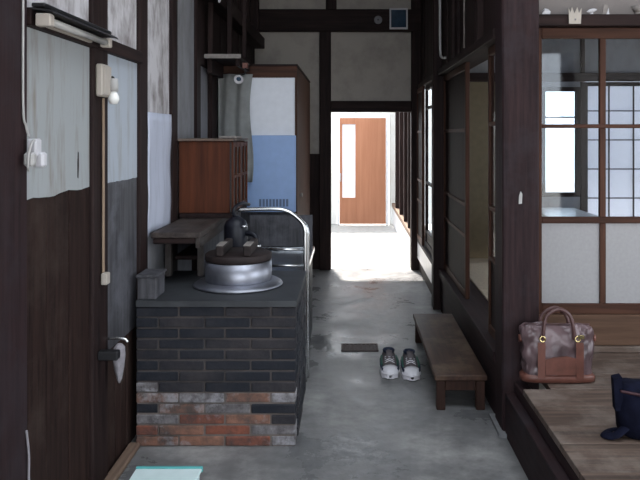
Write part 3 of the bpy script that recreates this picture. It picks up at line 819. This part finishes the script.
sw = thing('switch_box', (-1.05, 2.93, 1.66), 'beige wall switch box with small round white bulb on the left post', 'switch')
box('case', 0, .030, -.045, .05, 0, .135, 'beige', sw, .006)
box('cover', .0305, .037, -.038, .043, .008, .127, 'beige', sw, .004)
lathe('socket', [(0, .075), (.016, .075), (.019, .05), (.019, .02), (0, .02)], 'cord', sw, (.046, .045, .005), n=16)
lathe('bulb', [(0, .022), (.012, .02), (.022, .0), (.024, -.014), (.016, -.032), (0, -.036)], 'bulb', sw, (.046, .045, .005), n=18)
tube('socket_arm', [(.02, .045, .06), (.035, .05, .085), (.046, .045, .08)], .006, 'black', sw, 6)
cd = thing('wiring_strip', (-1.045, 2.955, 0.87), 'thin pale wiring strip running down the left post to a small outlet', 'cable')
box('strip', 0.0, .008, -.008, .008, .05, .785, 'palez', cd, .002)
box('outlet', 0.0, .026, -.022, .022, .0, .049, 'beige', cd, .004)

pl = thing('wall_plug', (-1.035, 2.245, 1.40), 'white plug and outlet with looped cord on the near left post', 'plug')
box('outlet', 0, .030, -.005, .04, .03, .088, 'white', pl, .005); box('plug', .010, .046, .012, .046, -.005, .045, 'white', pl, .007)
box('plug', .004, .036, -.040, -.008, .0, .045, 'cord', pl, .007)
tube('cord', [(.02, .01, .085), (.028, -.03, .075), (.028, -.052, .04), (.025, -.050, .0), (.018, -.03, -.012)], .004, 'cord', pl, 6)
wc_ = tag(tube('wall_cable', [(-1.039, 2.225, 2.6), (-1.039, 2.225, 2.0), (-1.039, 2.225, 1.6), (-1.037, 2.24, 1.53), (-1.034, 2.255, 1.495)], .0042, 'cord', None, 6), 'thin pale cable running down the near left post to the plug', 'cable')
lc = tag(tube('loose_cable', [(-1.04, 2.25, .55), (-1.036, 2.258, .47), (-1.038, 2.262, .38), (-1.034, 2.262, .26), (-1.032, 2.27, 0.13), (-1.03, 2.27, 0.02)], .004, 'rag', None, 6), 'thin grey cable hanging low on the near left post', 'cable')

rg = thing('hanging_rag', (-1.05, 2.98, .50), 'crumpled grey rag hanging from a dark peg on the left post', 'rag')
box('peg', 0, .085, -.075, -.035, .062, .10, 'black', rg, .005)
rings = []
for (z, w, t) in ((.10, .010, .010), (.085, .036, .020), (.05, .040, .022), (.0, .030, .018), (-.05, .012, .010), (-.07, .003, .003)):
    rings.append([(.055 + t * math.sin(a) * (1 + .3 * math.sin(5 * a)), .04 + w * math.cos(a) * (1 + .15 * math.sin(3 * a + z * 40)), z) for a in [2 * math.pi * i / 14 for i in range(14)]])
loft('cloth', rings, 'rag', rg)
tube('hook', [(.0, .06, .115), (.04, .06, .118), (.075, .062, .112), (.082, .062, .10)], .006, 'chrome', rg, 6)

# pale box on the floor
pb = thing('plastic_box', (-0.757, 2.76, 0), 'pale cyan plastic box with teal rim on the floor before the stove', 'box')
box('tub', -.13, .13, -.17, .17, 0.001, .095, 'cyan', pb, .012)
box('lid', -.138, .138, -.178, .165, .096, .106, 'cyan', pb, .004)
box('rim', -.140, .140, .166, .182, .088, .110, 'teal', pb, .003)

# ------------------------------------------------------------------ step bench, shoes, drain
be = thing('step_bench', (0.604, 4.465, 0), 'long low worn wooden step bench in front of the sliding doors', 'bench')
box('seat_board', -.143, .143, -.66, .66, .163, .193, 'bench', be, .005)
for y in (-.63, .60):
    for sx in (-1, 1):
        box('leg', sx * .108 - .024, sx * .108 + .024, y - .024, y + .024, 0.001, .162, 'benchleg', be, .004)
    box('cross_rail', -.083, .083, y - .014, y + .014, .105, .162, 'benchleg', be, .003)
box('side_rail', -.125, -.105, -.605, .575, .118, .162, 'benchleg', be, .003); box('side_rail', .105, .125, -.605, .575, .118, .162, 'benchleg', be, .003)

def shoe(loc, rz, label, up):
    s = thing('sneaker', loc, label, 'shoe', rz, 'pair of sneakers beside the bench')
    L = .27
    def outl(t, k=1.0):                          # half width along the length, 0 heel .. 1 toe
        return k * (.033 + .014 * math.sin(math.pi * min(1, t * 1.05)) + .004 * t) * (1 - max(0, (t - .86) / .14) ** 2 * .75) * (1 - max(0, (.08 - t) / .08) ** 2 * .5)
    T = [0, .03, .08, .18, .3, .45, .6, .75, .86, .94, .985, 1.0]
    def ring(t, z0, z1, k, n=12):
        pts = []
        for i in range(n):
            a = 2 * math.pi * i / n
            pts.append((t * L - L / 2, outl(t, k) * math.cos(a), (z0 + z1) / 2 + (z1 - z0) / 2 * math.sin(a)))
        return pts
    def sq(t, z0, z1, k):
        w = outl(t, k)
        return [(t * L - L / 2, -w, z0), (t * L - L / 2, w, z0), (t * L - L / 2, w, z1), (t * L - L / 2, -w, z1)]
    loft('sole', [sq(t, .001 + .006 * (t > .9), .028 + .005 * (t < .3), 1.06) for t in T], 'shoew', s, smooth=False)
    H = [.065, .082, .092, .088, .080, .078, .068, .055, .050, .045, .038, .031]
    loft('upper', [ring(t, .012, h, .98) for t, h in zip(T, H)], up, s)
    # ankle opening, tongue, laces, stripes
    oc = lathe('collar', [(.020, .0), (.031, .0), (.034, .010), (.029, .016), (.024, .012), (.020, -.01), (0, -.012)], 'shoed', s, (-.075, 0, .083), n=16)
    sheet('tongue', lambda u, v: (-.035 + .055 * v, (-.018 + .036 * u), .102 - .032 * v - .004 * abs(u - .5)), 4, 4, .004, 'shoe', s)
    for i in range(4):
        x = -.012 + i * .017
        tube('lace', [(x, -.026, .070 - i * .004), (x + .002, 0, .082 - i * .004), (x, .026, .070 - i * .004)], .0025, 'shoew', s, 5)
    T2 = [.74, .80, .86, .94, .985, 1.0]; H2 = [.058, .0555, .0525, .0475, .0405, .034]
    loft('toe_cap', [ring(t, .012, h, 1.04) for t, h in zip(T2, H2)], 'shoew', s)
    s.scale = (1.12, 1.15, 1.25)
    for sgn in (-1, 1):
        tube('stripe', [(-.10, sgn * .039, .045), (-.03, sgn * .046, .055), (.04, sgn * .047, .046), (.09, sgn * .040, .038)], .006, 'shoed', s, 6)
        tube('stripe', [(-.06, sgn * .040, .066), (0, sgn * .0435, .062), (.05, sgn * .043, .052)], .0055, 'shoeg', s, 6)
        tube('toe_guard', [(.06, sgn * .047, .026), (.10, sgn * .040, .026), (.125, sgn * .020, .028), (.133, 0, .028)], .006, 'shoew', s, 6)
    return s
shoe((0.249, 4.43, 0), math.radians(-90), 'grey and white striped sneaker, on the side of its twin away from the step bench', 'shoe')
shoe((0.379, 4.40, 0), math.radians(-90), 'grey and white striped sneaker standing between its twin and the step bench', 'shoe')

dn = thing('floor_drain', (0.068, 4.93, 0.0), 'small rusty iron drain grate set in the concrete floor', 'drain')
box('frame', -.13, .13, -.085, -.07, .0005, .008, 'rust', dn); box('frame', -.13, .13, .07, .085, .0005, .008, 'rust', dn)
box('frame', -.13, -.115, -.0695, .0695, .0005, .008, 'rust', dn); box('frame', .115, .13, -.0695, .0695, .0005, .008, 'rust', dn)
box('pit', -.1145, .1145, -.0695, .0695, .0003, .0040, 'rust', dn, 0)
for i in range(8):
    x = -.102 + i * .0292
    box('bar', x - .006, x + .006, -.0695, .0695, .002, .007, 'rust', dn, .001)

# ------------------------------------------------------------------ bags on the platform
hb = thing('handbag', (1.012, 3.425, .302), 'pinkish bronze leather handbag with tan trim on the platform', 'bag')
def bagring(z, w, d, n=36, p=3.6):
    out = []
    for i in range(n):
        a = 2 * math.pi * i / n
        c, s = math.cos(a), math.sin(a)
        x = w * math.copysign(abs(c) ** (2 / p), c); y = d * math.copysign(abs(s) ** (2 / p), s)
        y += .006 * math.sin(x * 60 + z * 30) * (1 if s < 0 else -1) * min(1, z * 8)
        out.append((x, y, z))
    return out
loft('body', [bagring(z, w, d) for z, w, d in ((.012, .135, .045), (.02, .155, .056), (.05, .165, .060), (.12, .172, .058), (.19, .180, .050), (.24, .183, .038), (.268, .178, .024), (.276, .170, .014))], 'bag', hb, sub=2)
tx = bpy.data.textures.new('crumple', 'CLOUDS'); tx.noise_scale = .055; tx.noise_depth = 2
dm = [c for c in hb.children if c.name.startswith('body')][0].modifiers.new('crumple', 'DISPLACE')
dm.texture = tx; dm.strength = .036; dm.mid_level = .62; dm.texture_coords = 'LOCAL'
loft('base', [bagring(z, w, d) for z, w, d in ((.0, .165, .048), (.006, .180, .062), (.030, .180, .064), (.040, .168, .060))], 'bagtan', hb)
for s in (-1, 1):
    prism('strap_panel', [(s * .092 - .018, .03), (s * .092 + .018, .03), (s * .092 + .018, .20), (s * .092 - .018, .20)], .004, 'bagtan', hb, (0, -.066, 0), 'Y')
    lathe('ring', [(.010, -.003), (.016, -.003), (.016, .003), (.010, .003), (.010, -.003)], 'brass', hb, (s * .085, -.056, .215), n=14, rot=Matrix.Rotation(math.pi / 2, 4, 'X'))
    lathe('side_tab', [(0, -.006), (.018, -.006), (.018, .006), (0, .006)], 'bagtan', hb, (s * .180, 0, .205), n=12, rot=Matrix.Rotation(math.pi / 2, 4, 'Y'))
prism('front_pocket', [(-.072, .045), (.072, .045), (.074, .125), (.03, .135), (-.03, .130), (-.074, .120)], .006, 'bagtan', hb, (0, -.0665, 0), 'Y')
for y, h in ((-.045, .355), (.030, .345)):
    tube('handle', [(-.078, y, .21), (-.076, y, .27), (-.058, y + .005, h - .03), (0, y + .008, h), (.050, y + .005, h - .03), (.066, y, .27), (.070, y, .21)], .009, 'bagdk', hb, 8)
tube('zip', [(-.160, 0, .272), (0, 0, .274), (.160, 0, .272)], .004, 'bagdk', hb, 6)
box('clasp', .085, .115, -.062, -.056, .215, .235, 'brass', hb, .002)

nb = thing('navy_bag', (1.235, 2.80, .302), 'dark navy cloth bag with a limp strap on the platform boards', 'bag', math.radians(-8))
loft('body', [bagring(z, w, d, 28, 2.8) for z, w, d in ((0.0, .14, .075), (.02, .16, .09), (.09, .165, .085), (.15, .165, .07), (.20, .17, .05), (.21, .165, .035))], 'navy', nb)
tube('trim', [(-.16, -.055, .185), (-.05, -.068, .175), (.08, -.066, .178), (.16, -.05, .19)], .006, 'navyred', nb, 6)
tube('strap', [(-.14, -.05, .04), (-.185, -.075, .016), (-.215, -.05, .010), (-.185, -.01, .012), (-.13, .01, .012)], .01, 'navy', nb, 8, flat=(.022, .007))
prism('flap', [(-.175, .10), (-.14, .10), (-.15, .235), (-.182, .225)], .05, 'navy', nb, (0, -.04, 0), 'Y')

# ------------------------------------------------------------------ small things up high
fm = thing('framed_panel', (0.535, 7.69, 2.665), 'small white-framed dark blue panel on the high beam', 'frame')
box('glass', -.088, .088, .012, .03, .012, .218, 'mountbl', fm)
for (a, b, c, d) in ((-.10, -.083, 0, .23), (.083, .10, 0, .23), (-.0825, .0825, 0, .018), (-.0825, .0825, .212, .23)):
    box('frame_strip', a, b, 0, .035, c, d, 'white', fm, .002)
bz = thing('round_plate', (0.31, 7.725, 2.77), 'small round grey plate fixed on the high beam', 'plate')
lathe('disc', [(0, 0), (.045, 0), (.045, .010), (.030, .016), (0, .016)], 'plaster_g', bz, n=20, rot=Matrix.Rotation(math.pi / 2, 4, 'X'))
lathe('screw', [(0, .0165), (.010, .017), (0, .022)], 'steel', bz, n=10, rot=Matrix.Rotation(math.pi / 2, 4, 'X'))

wpipe = tag(tube('wall_pipe', [(.735, 5.72, 3.6), (.735, 5.72, 2.6), (.735, 5.70, 2.2), (.738, 5.64, 2.13), (.748, 5.5, 2.105)], .010, 'cord', None, 8), 'thin white pipe running down above the passage doors', 'pipe')
tag(tube('thin_pole', [(.742, 4.55, 3.6), (.742, 4.55, 2.066)], .006, 'lidend', None, 6, per=0), 'thin pale pole standing on the beam above the passage doors', 'pole')
hc = thing('pull_cord', (-0.93, 4.98, 2.44), 'white pull cord with a small knob hanging from the ceiling', 'cord')
tube('cord', [(0, 0, 1.85), (0, 0, .05)], .004, 'white', hc, 6, per=0)
lathe('knob', [(0, 0), (.008, .004), (.010, .03), (.005, .05), (0, .052)], 'white', hc, n=10)

# odds and ends on the lintel over the glazed doors
LZ = 2.161
def ledge_y(): return YD - .03
o = thing('folded_card', (1.075, YD - .045, LZ), 'crumpled white paper scrap on the lintel next to the big post', 'paper')
loft('sheet', [[(x * .9, y, z) for x, y, z in ring] for ring in ([(-.03, -.01, 0), (.02, -.012, 0), (.03, .01, 0), (-.02, .012, 0)], [(-.018, -.012, .018), (.024, -.01, .014), (.018, .010, .022), (-.024, .008, .02)], [(-.01, -.004, .032), (.01, -.006, .026), (.012, .004, .03), (-.008, .006, .034)])], 'white', o, smooth=False)
o = thing('cardboard_tag', (1.225, YD - .075, 2.105), 'tan jagged-topped card hanging on the lintel over the glazed doors', 'card')
prism('card', [(-.035, 0), (.03, 0), (.034, .085), (.020, .055), (.012, .09), (-.004, .055), (-.018, .09), (-.026, .06), (-.036, .085)], .008, 'beige', o)
box('pin', -.004, .004, -.003, -.0005, .02, .028, 'steel', o, .001)
o = thing('small_ornament', (1.325, YD - .045, LZ), 'little white bird-like ornament on the lintel over the glazed doors', 'ornament')
loft('body', [[(-.028 + .056 * t, .012 * r * math.cos(a), .014 + .012 * r * math.sin(a) + .012 * t) for a in [2 * math.pi * i / 8 for i in range(8)]] for t, r in ((0, .2), (.25, .9), (.6, 1.0), (.85, .6), (1, .2))], 'white', o)
lathe('foot', [(0, 0), (.010, 0), (.006, .008), (0, .010)], 'white', o, n=8)
o = thing('paper_charm', (1.405, YD - .045, LZ), 'pale folded paper charm leaning on the lintel over the glazed doors', 'paper')
prism('fold', [(-.022, 0), (-.002, 0), (.010, .05), (-.012, .055)], .006, 'lidend', o); prism('fold', [(.001, 0), (.016, 0), (.012, .035)], .006, 'white', o)
o = thing('small_dish', (1.575, YD - .045, LZ), 'small pale dish stack at the right on the lintel', 'dish')
o['label'] = 'small pale footed dish on the lintel over the glazed doors'
lathe('bowl', [(0, .010), (.020, .012), (.036, .045), (.032, .045), (.018, .018), (0, .017)], 'lidend', o, n=18)
lathe('foot', [(0, 0), (.018, 0), (.016, .0095), (0, .0095)], 'lidend', o, n=18)

# desk inside the tatami room
dk = thing('low_desk', (1.80, 5.93, .357), 'low white-topped desk inside the tatami room behind the glass', 'desk')
box('desk_top', -.21, .21, -.36, .36, .455, .49, 'whitepaint', dk, .004)
for sx in (-1, 1):
    for y in (-.32, .28):
        box('leg', sx * .18 - .02, sx * .18 + .02, y, y + .04, 0, .454, 'redZ', dk, .003)
box('apron', -.155, .155, -.315, -.295, .39, .454, 'redX', dk, .003)
